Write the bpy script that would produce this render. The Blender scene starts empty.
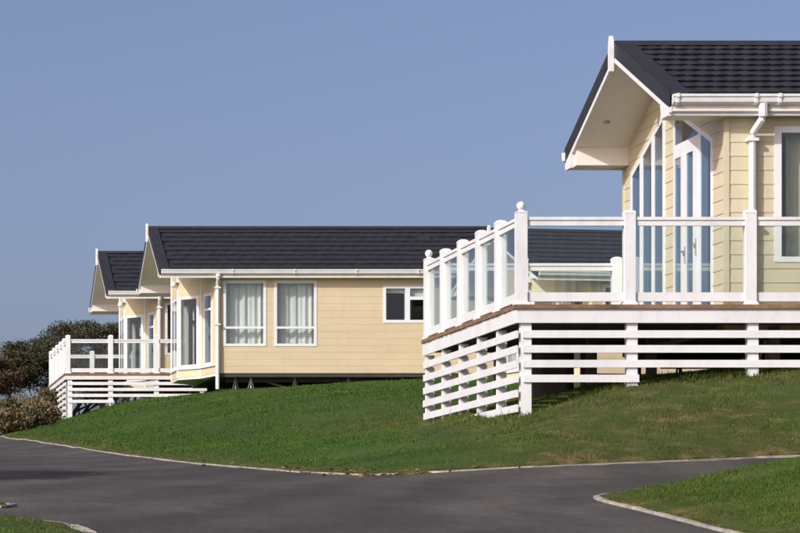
import bpy, bmesh, math, random
import numpy as np
from mathutils import Vector, Matrix

random.seed(7)
rng = np.random.default_rng(7)
SC = bpy.context.scene
COL = SC.collection
R = math.radians

# ------------------------------------------------------------------ camera
# The picture is an off-centre crop of a long-lens view: house fronts parallel to the sensor,
# the optical axis far to the lower left.  Camera at the origin, looking along +Y, Z up.
FPX, PX, PY = 3200.0, -175.0, 567.0          # focal length and principal point in 800x533 pixels
cam_d = bpy.data.cameras.new('camera')
cam_d.sensor_width = 36.0
cam_d.lens = FPX / 800.0 * 36.0
cam_d.shift_x = (400.0 - PX) / 800.0
cam_d.shift_y = (PY - 266.5) / 800.0
cam_d.clip_start = 0.5
cam_d.clip_end = 6000.0
cam = bpy.data.objects.new('camera', cam_d)
cam.location = (0, 0, 0)
cam.rotation_euler = (R(90), 0, 0)
COL.objects.link(cam)
SC.camera = cam

# ------------------------------------------------------------------ sky and sun
SUN_EL, SUN_AZ = 31.0, 51.0                   # azimuth: degrees to the left of straight behind the camera
el, az = R(SUN_EL), R(SUN_AZ)
to_sun = Vector((-math.sin(az) * math.cos(el), -math.cos(az) * math.cos(el), math.sin(el)))
world = bpy.data.worlds.new('World')
SC.world = world
world.use_nodes = True
wn = world.node_tree
wn.nodes.clear()
sky = wn.nodes.new('ShaderNodeTexSky')
sky.sky_type = 'NISHITA'
sky.sun_disc = False
sky.sun_elevation = el
sky.sun_rotation = math.atan2(to_sun.x, to_sun.y)
sky.altitude = 0.0
sky.air_density = 0.5
sky.dust_density = 3.3
sky.ozone_density = 6.0
bg = wn.nodes.new('ShaderNodeBackground')
bg.inputs['Strength'].default_value = 0.15
wo = wn.nodes.new('ShaderNodeOutputWorld')
grade = wn.nodes.new('ShaderNodeMix')              # one even white-balance tint over the whole sky
grade.data_type = 'RGBA'
grade.blend_type = 'MULTIPLY'
grade.inputs[0].default_value = 1.0
grade.inputs[7].default_value = (1.46, 1.085, 0.885, 1)
wn.links.new(sky.outputs[0], grade.inputs[6])
wn.links.new(grade.outputs[2], bg.inputs['Color'])
wn.links.new(bg.outputs[0], wo.inputs['Surface'])

sun_d = bpy.data.lights.new('sun', 'SUN')
sun_d.energy = 3.4
sun_d.angle = R(0.53)
sun_d.color = (1.0, 0.98, 0.94)
sun = bpy.data.objects.new('sun', sun_d)
sun.rotation_euler = to_sun.to_track_quat('Z', 'Y').to_euler()
sun.location = to_sun * 60
COL.objects.link(sun)

SC.view_settings.view_transform = 'Standard'
SC.view_settings.look = 'None'
SC.view_settings.exposure = 0.12
SC.view_settings.gamma = 1.0
SC.view_settings.use_curve_mapping = False
SC.render.engine = 'CYCLES'
SC.cycles.max_bounces = 10
SC.cycles.transparent_max_bounces = 24


def at(px, py, Y):
    """world point seen at a pixel of the 800x533 picture, at depth Y"""
    return ((px - PX) * Y / FPX, Y, (PY - py) * Y / FPX)


# ------------------------------------------------------------------ materials
def new_mat(name):
    m = bpy.data.materials.new(name)
    m.use_nodes = True
    nt = m.node_tree
    return m, nt, nt.nodes['Principled BSDF']


def N(nt, kind, **kw):
    n = nt.nodes.new(kind)
    for k, v in kw.items():
        setattr(n, k, v)
    return n


def pos_noise(nt, scale, detail=4.0, rough=0.55, stretch=(1, 1, 1)):
    g = N(nt, 'ShaderNodeNewGeometry')
    mp = N(nt, 'ShaderNodeMapping')
    mp.inputs['Scale'].default_value = stretch
    nz = N(nt, 'ShaderNodeTexNoise')
    nz.inputs['Scale'].default_value = scale
    nz.inputs['Detail'].default_value = detail
    nz.inputs['Roughness'].default_value = rough
    nt.links.new(g.outputs['Position'], mp.inputs['Vector'])
    nt.links.new(mp.outputs[0], nz.inputs['Vector'])
    return nz.outputs['Fac']


def ramp(nt, fac, stops):
    r = N(nt, 'ShaderNodeValToRGB')
    cr = r.color_ramp
    while len(cr.elements) < len(stops):
        cr.elements.new(0.5)
    for e, (p, c) in zip(cr.elements, stops):
        e.position = p
        e.color = (c[0], c[1], c[2], 1)
    nt.links.new(fac, r.inputs[0])
    return r.outputs[0]


def mix_rgb(nt, fac, a, b, mode='MIX'):
    m = N(nt, 'ShaderNodeMix', data_type='RGBA', blend_type=mode)
    if isinstance(fac, (int, float)):
        m.inputs[0].default_value = fac
    else:
        nt.links.new(fac, m.inputs[0])
    for sock, v in ((m.inputs[6], a), (m.inputs[7], b)):
        if isinstance(v, tuple):
            sock.default_value = (v[0], v[1], v[2], 1)
        else:
            nt.links.new(v, sock)
    return m.outputs[2]


def bump(nt, bsdf, fac, strength, dist):
    b = N(nt, 'ShaderNodeBump')
    b.inputs['Strength'].default_value = strength
    b.inputs['Distance'].default_value = dist
    nt.links.new(fac, b.inputs['Height'])
    nt.links.new(b.outputs[0], bsdf.inputs['Normal'])


def plain(name, col, rough=0.5, var=0.12, scale=3.0, stretch=(1, 1, 1), bmp=0.0, bscale=60.0, metal=0.0):
    m, nt, b = new_mat(name)
    f = pos_noise(nt, scale, 5, 0.6, stretch)
    lo = tuple(c * (1 - var) for c in col)
    hi = tuple(min(1, c * (1 + var * 0.6)) for c in col)
    c = ramp(nt, f, [(0.3, lo), (0.7, hi)])
    o = N(nt, 'ShaderNodeObjectInfo')
    tint = ramp(nt, o.outputs['Random'], [(0, (0.95, 0.95, 0.95)), (1, (1, 1, 1))])
    nt.links.new(mix_rgb(nt, 1.0, c, tint, 'MULTIPLY'), b.inputs['Base Color'])
    b.inputs['Roughness'].default_value = rough
    b.inputs['Metallic'].default_value = metal
    if bmp:
        bump(nt, b, pos_noise(nt, bscale, 4, 0.6, stretch), bmp, 0.01)
    return m


def weathered_white(name, col=(0.80, 0.79, 0.78)):
    m, nt, b = new_mat(name)
    f = pos_noise(nt, 2.2, 6, 0.65, (1, 1, 0.5))
    c1 = ramp(nt, f, [(0.28, tuple(x * 0.86 for x in col)), (0.55, col), (0.8, tuple(min(1, x * 1.03) for x in col))])
    f2 = pos_noise(nt, 14, 4, 0.7, (1, 1, 0.35))
    c2 = ramp(nt, f2, [(0.25, (0.88, 0.875, 0.85)), (0.48, (1, 1, 1))])
    nt.links.new(mix_rgb(nt, 0.8, c1, c2, 'MULTIPLY'), b.inputs['Base Color'])
    b.inputs['Roughness'].default_value = 0.42
    return m


def siding_mat(name, col):
    m, nt, b = new_mat(name)
    f = pos_noise(nt, 1.3, 5, 0.6, (0.6, 0.6, 2.5))
    c = ramp(nt, f, [(0.3, tuple(x * 0.93 for x in col)), (0.7, tuple(min(1, x * 1.04) for x in col))])
    f2 = pos_noise(nt, 6.0, 4, 0.65, (1, 1, 0.25))
    c2 = ramp(nt, f2, [(0.25, (0.90, 0.89, 0.87)), (0.5, (1, 1, 1))])
    o = N(nt, 'ShaderNodeObjectInfo')
    tint = ramp(nt, o.outputs['Random'], [(0, (0.95, 0.95, 0.94)), (1, (1.0, 1.0, 1.0))])
    c = mix_rgb(nt, 0.7, c, c2, 'MULTIPLY')
    nt.links.new(mix_rgb(nt, 1.0, c, tint, 'MULTIPLY'), b.inputs['Base Color'])
    b.inputs['Roughness'].default_value = 0.5
    bump(nt, b, pos_noise(nt, 30, 4, 0.6, (0.3, 0.3, 4)), 0.15, 0.004)
    return m


def glass_mat(name, tint, ior=1.5, base_refl=0.0):
    m = bpy.data.materials.new(name)
    m.use_nodes = True
    nt = m.node_tree
    nt.nodes.clear()
    out = N(nt, 'ShaderNodeOutputMaterial')
    tr = N(nt, 'ShaderNodeBsdfTransparent')
    tr.inputs['Color'].default_value = (*tint, 1)
    gl = N(nt, 'ShaderNodeBsdfGlossy')
    gl.inputs['Roughness'].default_value = 0.015
    gl.inputs['Color'].default_value = (0.95, 0.97, 1.0, 1)
    fr = N(nt, 'ShaderNodeFresnel')
    ge = N(nt, 'ShaderNodeNewGeometry')          # same reflectance on both faces of a thin pane
    mi = N(nt, 'ShaderNodeMix', data_type='FLOAT')
    mi.inputs[2].default_value = ior
    mi.inputs[3].default_value = 1.0 / ior
    nt.links.new(ge.outputs['Backfacing'], mi.inputs[0])
    nt.links.new(mi.outputs[0], fr.inputs['IOR'])
    # faint waviness of real panes
    bp = N(nt, 'ShaderNodeBump')
    bp.inputs['Strength'].default_value = 0.03
    bp.inputs['Distance'].default_value = 0.02
    nt.links.new(pos_noise(nt, 1.6, 2, 0.5), bp.inputs['Height'])
    nt.links.new(bp.outputs[0], gl.inputs['Normal'])
    mx = N(nt, 'ShaderNodeMixShader')
    nt.links.new(fr.outputs[0], mx.inputs[0])
    nt.links.new(tr.outputs[0], mx.inputs[1])
    nt.links.new(gl.outputs[0], mx.inputs[2])
    nt.links.new(mx.outputs[0], out.inputs['Surface'])
    return m


M = {}
M['white'] = weathered_white('white_pvc', (0.72, 0.745, 0.755))
M['frame'] = plain('white_upvc_frame', (0.74, 0.77, 0.785), 0.35, 0.05, 4)
M['trim'] = plain('white_painted_trim', (0.71, 0.725, 0.73), 0.45, 0.08, 5)
M['soffit'] = plain('cream_soffit', (0.72, 0.69, 0.61), 0.55, 0.06, 1.2)
M['soffit_white'] = plain('pale_soffit', (0.70, 0.70, 0.66), 0.55, 0.06, 1.2)
M['siding_pale'] = siding_mat('pale_cream_siding', (0.60, 0.545, 0.38))
M['siding_cream'] = siding_mat('warm_cream_siding', (0.63, 0.54, 0.355))
M['core'] = plain('inner_wall_board', (0.62, 0.56, 0.46), 0.7, 0.08)
M['room'] = plain('room_lining', (0.20, 0.19, 0.18), 0.8, 0.1)
M['glass'] = glass_mat('window_glass', (0.86, 0.89, 0.89), 1.6)
M['gable_glass'] = glass_mat('tinted_gable_glass', (0.66, 0.74, 0.80), 1.62)
M['rail_glass'] = glass_mat('balustrade_glass', (0.93, 0.965, 0.945), 1.45)
M['curtain'] = plain('pale_curtain', (0.86, 0.88, 0.82), 0.9, 0.08, 6, (1, 1, 0.2))
M['curtain_dark'] = plain('olive_curtain', (0.66, 0.62, 0.44), 0.9, 0.12, 6, (1, 1, 0.2))
M['wood'] = plain('brown_decking', (0.235, 0.145, 0.075), 0.7, 0.55, 4, (0.8, 3, 1), 0.3, 40)
M['steel'] = plain('galvanised_steel', (0.30, 0.29, 0.27), 0.5, 0.25, 8, metal=0.4)
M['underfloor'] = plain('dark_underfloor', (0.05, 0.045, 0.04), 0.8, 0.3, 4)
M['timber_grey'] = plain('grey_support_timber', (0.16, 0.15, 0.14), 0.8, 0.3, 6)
M['chrome'] = plain('satin_metal', (0.6, 0.6, 0.6), 0.3, 0.05, metal=0.9)
M['concrete'] = plain('pale_concrete_edging', (0.37, 0.345, 0.31), 0.85, 0.45, 5, bmp=0.4)
M['lamp'] = plain('white_lamp_body', (0.78, 0.78, 0.78), 0.3, 0.04)


def tile_mat():
    m, nt, b = new_mat('charcoal_roof_tile')
    f = pos_noise(nt, 3.5, 6, 0.65)
    c = ramp(nt, f, [(0.3, (0.015, 0.0160, 0.0215)), (0.72, (0.027, 0.0290, 0.037))])
    o = N(nt, 'ShaderNodeObjectInfo')
    tint = ramp(nt, o.outputs['Random'], [(0, (0.88, 0.88, 0.89)), (1, (1.0, 1.0, 1.0))])
    nt.links.new(mix_rgb(nt, 1.0, c, tint, 'MULTIPLY'), b.inputs['Base Color'])
    b.inputs['Roughness'].default_value = 0.62
    bump(nt, b, pos_noise(nt, 160, 3, 0.7), 0.5, 0.004)
    return m


M['tile'] = tile_mat()


def asphalt_mat():
    m, nt, b = new_mat('worn_asphalt')
    big = pos_noise(nt, 0.35, 5, 0.62, (1.0, 0.55, 1))
    c = ramp(nt, big, [(0.32, (0.033, 0.0315, 0.029)), (0.5, (0.047, 0.044, 0.040)), (0.66, (0.074, 0.068, 0.061))])
    # swirling tyre and wash streaks
    g = N(nt, 'ShaderNodeNewGeometry')
    mp = N(nt, 'ShaderNodeMapping')
    mp.inputs['Rotation'].default_value = (0, 0, R(24))
    wv = N(nt, 'ShaderNodeTexWave')
    wv.inputs['Scale'].default_value = 0.22
    wv.inputs['Distortion'].default_value = 9.0
    wv.inputs['Detail'].default_value = 4.0
    wv.inputs['Detail Scale'].default_value = 0.8
    nt.links.new(g.outputs['Position'], mp.inputs['Vector'])
    nt.links.new(mp.outputs[0], wv.inputs['Vector'])
    c2 = ramp(nt, wv.outputs['Fac'], [(0.12, (0.70, 0.69, 0.69)), (0.5, (1, 1, 1)), (0.92, (1.34, 1.29, 1.25))])
    c = mix_rgb(nt, 0.55, c, c2, 'MULTIPLY')
    fine = pos_noise(nt, 16, 5, 0.85, (1, 0.35, 1))
    c3 = ramp(nt, fine, [(0.3, (0.55, 0.55, 0.55)), (0.7, (1.42, 1.40, 1.38))])
    c = mix_rgb(nt, 0.8, c, c3, 'MULTIPLY')
    mid = pos_noise(nt, 3.2, 7, 0.72, (1.0, 0.30, 1))
    c5 = ramp(nt, mid, [(0.30, (0.74, 0.73, 0.73)), (0.5, (1, 1, 1)), (0.70, (1.30, 1.26, 1.22))])
    c = mix_rgb(nt, 0.95, c, c5, 'MULTIPLY')
    # darker damp or oily seams
    sm = pos_noise(nt, 1.4, 3, 0.5, (0.35, 1.5, 1))
    c4 = ramp(nt, sm, [(0.28, (0.62, 0.62, 0.63)), (0.42, (1, 1, 1))])
    c = mix_rgb(nt, 0.45, c, c4, 'MULTIPLY')
    nt.links.new(c, b.inputs['Base Color'])
    b.inputs['Roughness'].default_value = 0.88
    bump(nt, b, pos_noise(nt, 90, 3, 0.7), 0.5, 0.01)
    return m


M['asphalt'] = asphalt_mat()


def grass_mat(name, soil):
    m, nt, b = new_mat(name)
    big = pos_noise(nt, 0.55, 5, 0.6)
    lush = ramp(nt, big, [(0.3, (0.024, 0.068, 0.007)), (0.5, (0.037, 0.092, 0.010)), (0.7, (0.056, 0.116, 0.016))])
    mid = pos_noise(nt, 3.0, 4, 0.65)
    dry = ramp(nt, mid, [(0.35, (0.046, 0.062, 0.010)), (0.52, (0.086, 0.084, 0.020)), (0.68, (0.215, 0.155, 0.072))])
    a = N(nt, 'ShaderNodeAttribute', attribute_name='dry')
    c = mix_rgb(nt, a.outputs['Fac'], lush, dry)
    if soil:
        c = mix_rgb(nt, 0.3, c, (0.045, 0.060, 0.015))
    else:
        r = N(nt, 'ShaderNodeAttribute', attribute_name='rnd')
        v = ramp(nt, r.outputs['Fac'], [(0.0, (0.80, 0.82, 0.76)), (0.6, (1.0, 1.0, 1.0)), (1.0, (1.38, 1.26, 1.12))])
        c = mix_rgb(nt, 1.0, c, v, 'MULTIPLY')
    nt.links.new(c, b.inputs['Base Color'])
    b.inputs['Roughness'].default_value = 0.75
    b.inputs['Specular IOR Level'].default_value = 0.2
    if soil:
        bump(nt, b, pos_noise(nt, 22, 4, 0.7), 0.8, 0.05)
    return m


M['ground'] = grass_mat('turf_ground', True)
M['grass'] = grass_mat('grass_blades', False)


def leaf_mat(name, cols, trans=0.15):
    m, nt, b = new_mat(name)
    r = N(nt, 'ShaderNodeAttribute', attribute_name='rnd')
    c = ramp(nt, r.outputs['Fac'], [(i / (len(cols) - 1), k) for i, k in enumerate(cols)])
    nt.links.new(c, b.inputs['Base Color'])
    b.inputs['Roughness'].default_value = 0.7
    b.inputs['Specular IOR Level'].default_value = 0.25
    return m


M['leaf_dark'] = leaf_mat('dark_scrub_leaf', [(0.026, 0.029, 0.014), (0.042, 0.044, 0.019), (0.064, 0.048, 0.024), (0.052, 0.070, 0.024)])
M['leaf_rust'] = leaf_mat('rusty_scrub_leaf', [(0.045, 0.034, 0.020), (0.085, 0.050, 0.030), (0.110, 0.062, 0.038), (0.055, 0.060, 0.026)])
M['leaf_tan'] = leaf_mat('dry_bracken', [(0.075, 0.060, 0.030), (0.150, 0.118, 0.056), (0.215, 0.165, 0.086), (0.095, 0.098, 0.040)])
M['leaf_olive'] = leaf_mat('olive_bramble', [(0.040, 0.042, 0.018), (0.085, 0.080, 0.034), (0.120, 0.100, 0.045), (0.060, 0.068, 0.026)])
M['bark'] = plain('dark_bark', (0.055, 0.043, 0.034), 0.9, 0.35, 10, (1, 1, 0.3), 0.5, 30)
M['fallen'] = leaf_mat('fallen_leaf', [(0.16, 0.075, 0.035), (0.24, 0.12, 0.05), (0.30, 0.20, 0.09)])


# ------------------------------------------------------------------ mesh helpers
class MB:
    def __init__(self):
        self.v, self.f = [], []

    def add(self, pts, faces):
        o = len(self.v)
        self.v += [tuple(p) for p in pts]
        self.f += [tuple(i + o for i in f) for f in faces]
        return self

    def hexa(self, p):
        """p: 4 bottom points (ccw from above) then 4 top points"""
        return self.add(p, [(3, 2, 1, 0), (4, 5, 6, 7), (0, 1, 5, 4), (1, 2, 6, 5), (2, 3, 7, 6), (3, 0, 4, 7)])

    def box(self, x0, x1, y0, y1, z0, z1):
        return self.hexa([(x0, y0, z0), (x1, y0, z0), (x1, y1, z0), (x0, y1, z0),
                          (x0, y0, z1), (x1, y0, z1), (x1, y1, z1), (x0, y1, z1)])

    def loft(self, rings, cap=True):
        n = len(rings[0])
        o = len(self.v)
        for r in rings:
            self.v += [tuple(p) for p in r]
        for k in range(len(rings) - 1):
            for i in range(n):
                j = (i + 1) % n
                a = o + k * n
                self.f.append((a + i, a + j, a + n + j, a + n + i))
        if cap:
            self.f.append(tuple(o + i for i in reversed(range(n))))
            self.f.append(tuple(o + (len(rings) - 1) * n + i for i in range(n)))
        return self

    def tube(self, pts, rad, n=8, cap=True):
        pts = [Vector(p) for p in pts]
        if not isinstance(rad, (list, tuple)):
            rad = [rad] * len(pts)
        rings = []
        for i, p in enumerate(pts):
            d = (pts[min(i + 1, len(pts) - 1)] - pts[max(i - 1, 0)]).normalized()
            up = Vector((0, 0, 1)) if abs(d.z) < 0.9 else Vector((1, 0, 0))
            a = d.cross(up).normalized()
            b = a.cross(d).normalized()
            rings.append([p + (a * math.cos(2 * math.pi * k / n) + b * math.sin(2 * math.pi * k / n)) * rad[i] for k in range(n)])
        return self.loft(rings, cap)

    def ball(self, c, r, nu=12, nv=8, sz=1.0):
        rings = []
        for j in range(1, nv):
            t = math.pi * j / nv
            rings.append([(c[0] + r * math.sin(t) * math.cos(2 * math.pi * k / nu), c[1] + r * math.sin(t) * math.sin(2 * math.pi * k / nu),
                           c[2] - r * sz * math.cos(t)) for k in range(nu)])
        return self.loft(rings)

    def mesh(self, name):
        me = bpy.data.meshes.new(name)
        me.from_pydata(self.v, [], self.f)
        me.update()
        return me


def link(name, me, mat, parent=None, loc=None, smooth=False):
    o = bpy.data.objects.new(name, me)
    if mat is not None and len(me.materials) == 0:
        me.materials.append(mat)
    if parent is not None:
        o.parent = parent
    if loc is not None:
        o.location = loc
    if smooth:
        me.polygons.foreach_set('use_smooth', [True] * len(me.polygons))
    COL.objects.link(o)
    return o


def obj(name, mb, mat, parent=None, loc=None, smooth=False):
    me = mb.mesh(name)
    bm = bmesh.new()
    bm.from_mesh(me)
    bmesh.ops.recalc_face_normals(bm, faces=bm.faces)
    bm.to_mesh(me)
    bm.free()
    return link(name, me, mat, parent, loc, smooth)


def box_obj(name, mat, parent, x0, x1, y0, y1, z0, z1):
    return obj(name, MB().box(x0, x1, y0, y1, z0, z1), mat, parent)


def empty(name, loc, rz=0.0):
    o = bpy.data.objects.new(name, None)
    o.empty_display_size = 0.3
    o.location = loc
    o.rotation_euler = (0, 0, rz)
    COL.objects.link(o)
    return o


def tag(o, label=None, cat=None, group=None, kind=None):
    if label:
        o['label'] = label
    if cat:
        o['category'] = cat
    if group:
        o['group'] = group
    if kind:
        o['kind'] = kind
    return o


def raw_mesh(name, verts, faces_flat, per, mat, attrs=None):
    """fast mesh from numpy arrays; faces_flat (n, per)"""
    me = bpy.data.meshes.new(name)
    nv, nf = len(verts), len(faces_flat)
    me.vertices.add(nv)
    me.vertices.foreach_set('co', np.asarray(verts, dtype=np.float32).ravel())
    me.loops.add(nf * per)
    me.loops.foreach_set('vertex_index', np.asarray(faces_flat, dtype=np.int32).ravel())
    me.polygons.add(nf)
    me.polygons.foreach_set('loop_start', np.arange(0, nf * per, per, dtype=np.int32))
    for k, a in (attrs or {}).items():
        at_ = me.attributes.new(k, 'FLOAT', 'POINT')
        at_.data.foreach_set('value', np.asarray(a, dtype=np.float32))
    me.update(calc_edges=True)
    me.materials.append(mat)
    return me


# ------------------------------------------------------------------ polygon slicing (walls, boards, frames)
def slices(polys, z0, z1):
    """even-odd trapezoids of a set of (u,z) polygons between two heights: (za, zb, ul_a, ul_b, ur_a, ur_b)"""
    zs = {z0, z1}
    for p in polys:
        for _, z in p:
            if z0 < z < z1:
                zs.add(z)
    zs = sorted(zs)
    zs = [z for i, z in enumerate(zs) if i == 0 or z - zs[i - 1] > 1e-5]
    out = []
    for a, b in zip(zs[:-1], zs[1:]):
        mid = 0.5 * (a + b)
        cr = []
        for p in polys:
            for (u0, w0), (u1, w1) in zip(p, p[1:] + p[:1]):
                if (w0 - mid) * (w1 - mid) < 0:
                    f = lambda z: u0 + (u1 - u0) * (z - w0) / (w1 - w0)
                    cr.append((f(mid), f(a), f(b)))
        cr.sort()
        for l, r in zip(cr[0::2], cr[1::2]):
            out.append((a, b, l[1], l[2], r[1], r[2]))
    return out


class Basis:
    """a vertical plane: origin (x, y), direction along u, outward normal"""

    def __init__(self, p0, p1, outward_left=False):
        self.o = Vector((p0[0], p0[1]))
        d = Vector((p1[0] - p0[0], p1[1] - p0[1]))
        self.len = d.length
        self.d = d.normalized()
        self.n = Vector((self.d.y, -self.d.x)) * (-1 if outward_left else 1)

    def __call__(self, u, z, off=0.0):
        q = self.o + self.d * u + self.n * off
        return (q.x, q.y, z)


def region(mb, B, outer, holes, off0, off1):
    polys = [outer] + holes
    zmin, zmax = min(z for _, z in outer), max(z for _, z in outer)
    for (a, b, la, lb, ra, rb) in slices(polys, zmin, zmax):
        for off in (off0, off1):
            mb.add([B(la, a, off), B(ra, a, off), B(rb, b, off), B(lb, b, off)], [(0, 1, 2, 3)])
    for p in polys:
        for q, r in zip(p, p[1:] + p[:1]):
            mb.add([B(*q, off0), B(*r, off0), B(*r, off1), B(*q, off1)], [(0, 1, 2, 3)])
    return mb


def prism_poly(mb, B, poly, off0, off1):
    n = len(poly)
    pts = [B(u, z, off0) for u, z in poly] + [B(u, z, off1) for u, z in poly]
    return mb.add(pts, [tuple(range(n)), tuple(reversed(range(n, 2 * n)))] + [(i, (i + 1) % n, n + (i + 1) % n, n + i) for i in range(n)])


def rect(u0, u1, z0, z1):
    return [(u0, z0), (u1, z0), (u1, z1), (u0, z1)]


def clad_wall(parent, B, outer, holes, mat, pitch, phase, pieces):
    """a wall: an inner core with real openings, and lapped boards on it"""
    core = region(MB(), B, outer, holes, 0.0, -0.09)
    w = obj('wall', core, M['core'], parent)
    zmin, zmax = min(z for _, z in outer), max(z for _, z in outer)
    k0 = math.floor((zmin - phase) / pitch)
    joined = MB()
    lap = 0.009 if pieces else 0.0035
    k = k0
    while phase + k * pitch < zmax - 1e-4:
        zl, zh = phase + k * pitch, phase + (k + 1) * pitch
        k += 1
        a0, b0 = max(zl, zmin), min(zh, zmax)
        if b0 - a0 < 0.004:
            continue
        tr = slices([outer] + holes, a0, b0)
        groups = []
        for t in tr:
            hit = [g for g in groups if any(abs(t[0] - s[1]) < 1e-5 and min(t[4], s[5]) - max(t[2], s[3]) > 1e-4 for s in g)]
            if hit:
                g = hit[0]
                g.append(t)
                for h in hit[1:]:
                    g.extend(h)
                    groups.remove(h)
            else:
                groups.append([t])
        off = lambda z: 0.006 + lap * (1 - (z - zl) / (zh - zl))
        for g in groups:
            mb = MB() if pieces else joined
            for (a, b, la, lb, ra, rb) in g:
                jig = 0.0
                mb.add([B(la, a, off(a)), B(ra, a, off(a)), B(rb, b - 0.0005, off(b)), B(lb, b - 0.0005, off(b))], [(0, 1, 2, 3)])
                if a - a0 < 1e-4:
                    mb.add([B(la, a, 0.001), B(ra, a, 0.001), B(ra, a, off(a)), B(la, a, off(a))], [(0, 1, 2, 3)])
                if b0 - b < 1e-4:
                    mb.add([B(lb, b - .0005, off(b)), B(rb, b - .0005, off(b)), B(rb, b - .0005, 0.001), B(lb, b - .0005, 0.001)], [(0, 1, 2, 3)])
                mb.add([B(la, a, 0.001), B(la, a, off(a)), B(lb, b, off(b)), B(lb, b, 0.001)], [(0, 1, 2, 3)])
                mb.add([B(ra, a, off(a)), B(ra, a, 0.001), B(rb, b, 0.001), B(rb, b, off(b))], [(0, 1, 2, 3)])
            if pieces:
                obj('board', mb, mat, w)
    if not pieces:
        s = obj('siding', joined, mat, w)
        s['kind'] = 'stuff'
    return w


def window(parent, B, outer, lights, off=0.022, name='window', curtain=None, blind=None, cdepth=0.22, glass='glass'):
    """frame mesh with its panes (and a curtain) as children; lights: polygons of the panes"""
    w = obj(name, region(MB(), B, outer, lights, off, -0.08), M['frame'], parent)
    for l in lights:
        cu = sum(u for u, _ in l) / len(l)
        cz = sum(z for _, z in l) / len(l)
        big = [(cu + (u - cu) * 1.03, cz + (z - cz) * 1.01) for u, z in l]
        obj('pane', prism_poly(MB(), B, big, off - 0.006, off - 0.012), M[glass], w)
    if curtain:
        for (u0, u1, z0, z1, mat, waves) in curtain:
            mb = MB()
            n = 40
            ring = []
            for i in range(n + 1):
                t = i / n
                u = u0 + (u1 - u0) * t
                d = 0.022 * math.sin(t * waves * 2 * math.pi + 0.7) + 0.016 * math.sin(t * waves * 3.7 + 1.1) + 0.010 * math.sin(t * 17 + u0 * 9)
                ring.append((u, d))
            pts = [B(u, z0, -cdepth + d) for u, d in ring] + [B(u, z1, -cdepth + d * 0.75) for u, d in ring]
            mb.add(pts, [(i, i + 1, n + 2 + i, n + 1 + i) for i in range(n)])
            obj('curtain', mb, mat, w, smooth=True)
    if blind:
        for (u0, u1, z0, z1) in blind:
            obj('blind', prism_poly(MB(), B, rect(u0, u1, z0, z1), -0.10, -0.11), M['curtain'], w)
    return w


# ------------------------------------------------------------------ terrain
HILL = [at(526, 420, 40), at(632, 390.5, 40), at(752, 379.5, 40), at(800, 376, 40), at(880, 369, 40), at(427, 426, 46.1),
        at(216, 394.5, 83), at(300, 389, 83), at(420, 383, 83), at(68, 422, 90.5), at(110.5, 407, 90.5), at(156, 401, 90.5),
        at(51, 427, 97), at(500, 440, 37.7), at(620, 430, 37.6), at(740, 420, 37.8), at(420, 455, 38.5),
        (10.4, 46.2, 2.40), (12.2, 46.2, 2.50), (14.5, 46.2, 2.6), (14, 60, 3.25), (18, 75, 4.12), (22, 75, 4.2), (16, 81, 4.75),
        (20, 40, 2.75), (20, 46, 2.8), (30, 60, 3.6), (30, 100, 5.2), (11, 100, 4.9), (20, 110, 5.2), (9, 110, 4.6), (5, 110, 4.3),
        (8.5, 60, 2.95), (9, 70, 3.6), (6.5, 70, 3.12), (6.3, 80, 3.62)]
ROADP = [(0, 0, -1.6), (-8, 0, -1.6), (10, 0, -1.6), (0, 10, -.85), (10, 10, -.85), (-8, 10, -.85), (18, 10, -.8),
         at(0, 533, 25), at(400, 533, 25), at(800, 533, 25), at(-400, 533, 25), (14, 25, .28), (22, 25, .35),
         at(0, 502, 29.2), at(200, 500, 29.5), at(400, 500, 29.5), at(590, 498, 29.5), (10, 30.5, .72), (16, 31, .8), (24, 32, .95),
         (14, 36.6, 1.42), (24, 37.5, 1.75), (-12, 30, .6)]
KPX = [(755, 457.5, 36), (690, 460.5, 35.7), (590, 464.5, 35.4), (520, 467.5, 35.2), (450, 471.5, 35.2), (400, 474.5, 35.3), (360, 475.0, 35.9), (310, 472.5, 37.8),
       (250, 468, 41), (200, 463.8, 44.5), (160, 459.3, 48), (120, 454.2, 53), (90, 449.8, 58), (60, 445, 64), (30, 440.5, 70), (9, 438.3, 76), (-14, 437, 85), (-40, 436, 98), (-60, 436, 112)]
for a_, b_ in zip(KPX[:-1], KPX[1:]):
    for t_ in (0.0, 0.5):
        q_ = at(*[u_ + (v_ - u_) * t_ for u_, v_ in zip(a_, b_)])
        ROADP.append(q_)
        if q_[1] > 37.9:
            ROADP += [(q_[0] - 2.5, q_[1], q_[2] - 0.03), (q_[0] - 6, q_[1], q_[2] - 0.06), (q_[0] - 14, q_[1], q_[2] - 0.1)]
CP = np.array(HILL + ROADP)


def _phi(d2):
    return 0.5 * d2 * np.log(d2 + 1e-9)


def _tps_fit(P, lam):
    n = len(P)
    d2 = (P[:, None, 0] - P[None, :, 0]) ** 2 + (P[:, None, 1] - P[None, :, 1]) ** 2
    K = _phi(d2) + lam * np.eye(n)
    Q = np.column_stack([np.ones(n), P[:, 0], P[:, 1]])
    A = np.zeros((n + 3, n + 3))
    A[:n, :n] = K
    A[:n, n:] = Q
    A[n:, :n] = Q.T
    return np.linalg.solve(A, np.concatenate([P[:, 2], np.zeros(3)]))


TW = _tps_fit(CP, 0.02)


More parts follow.
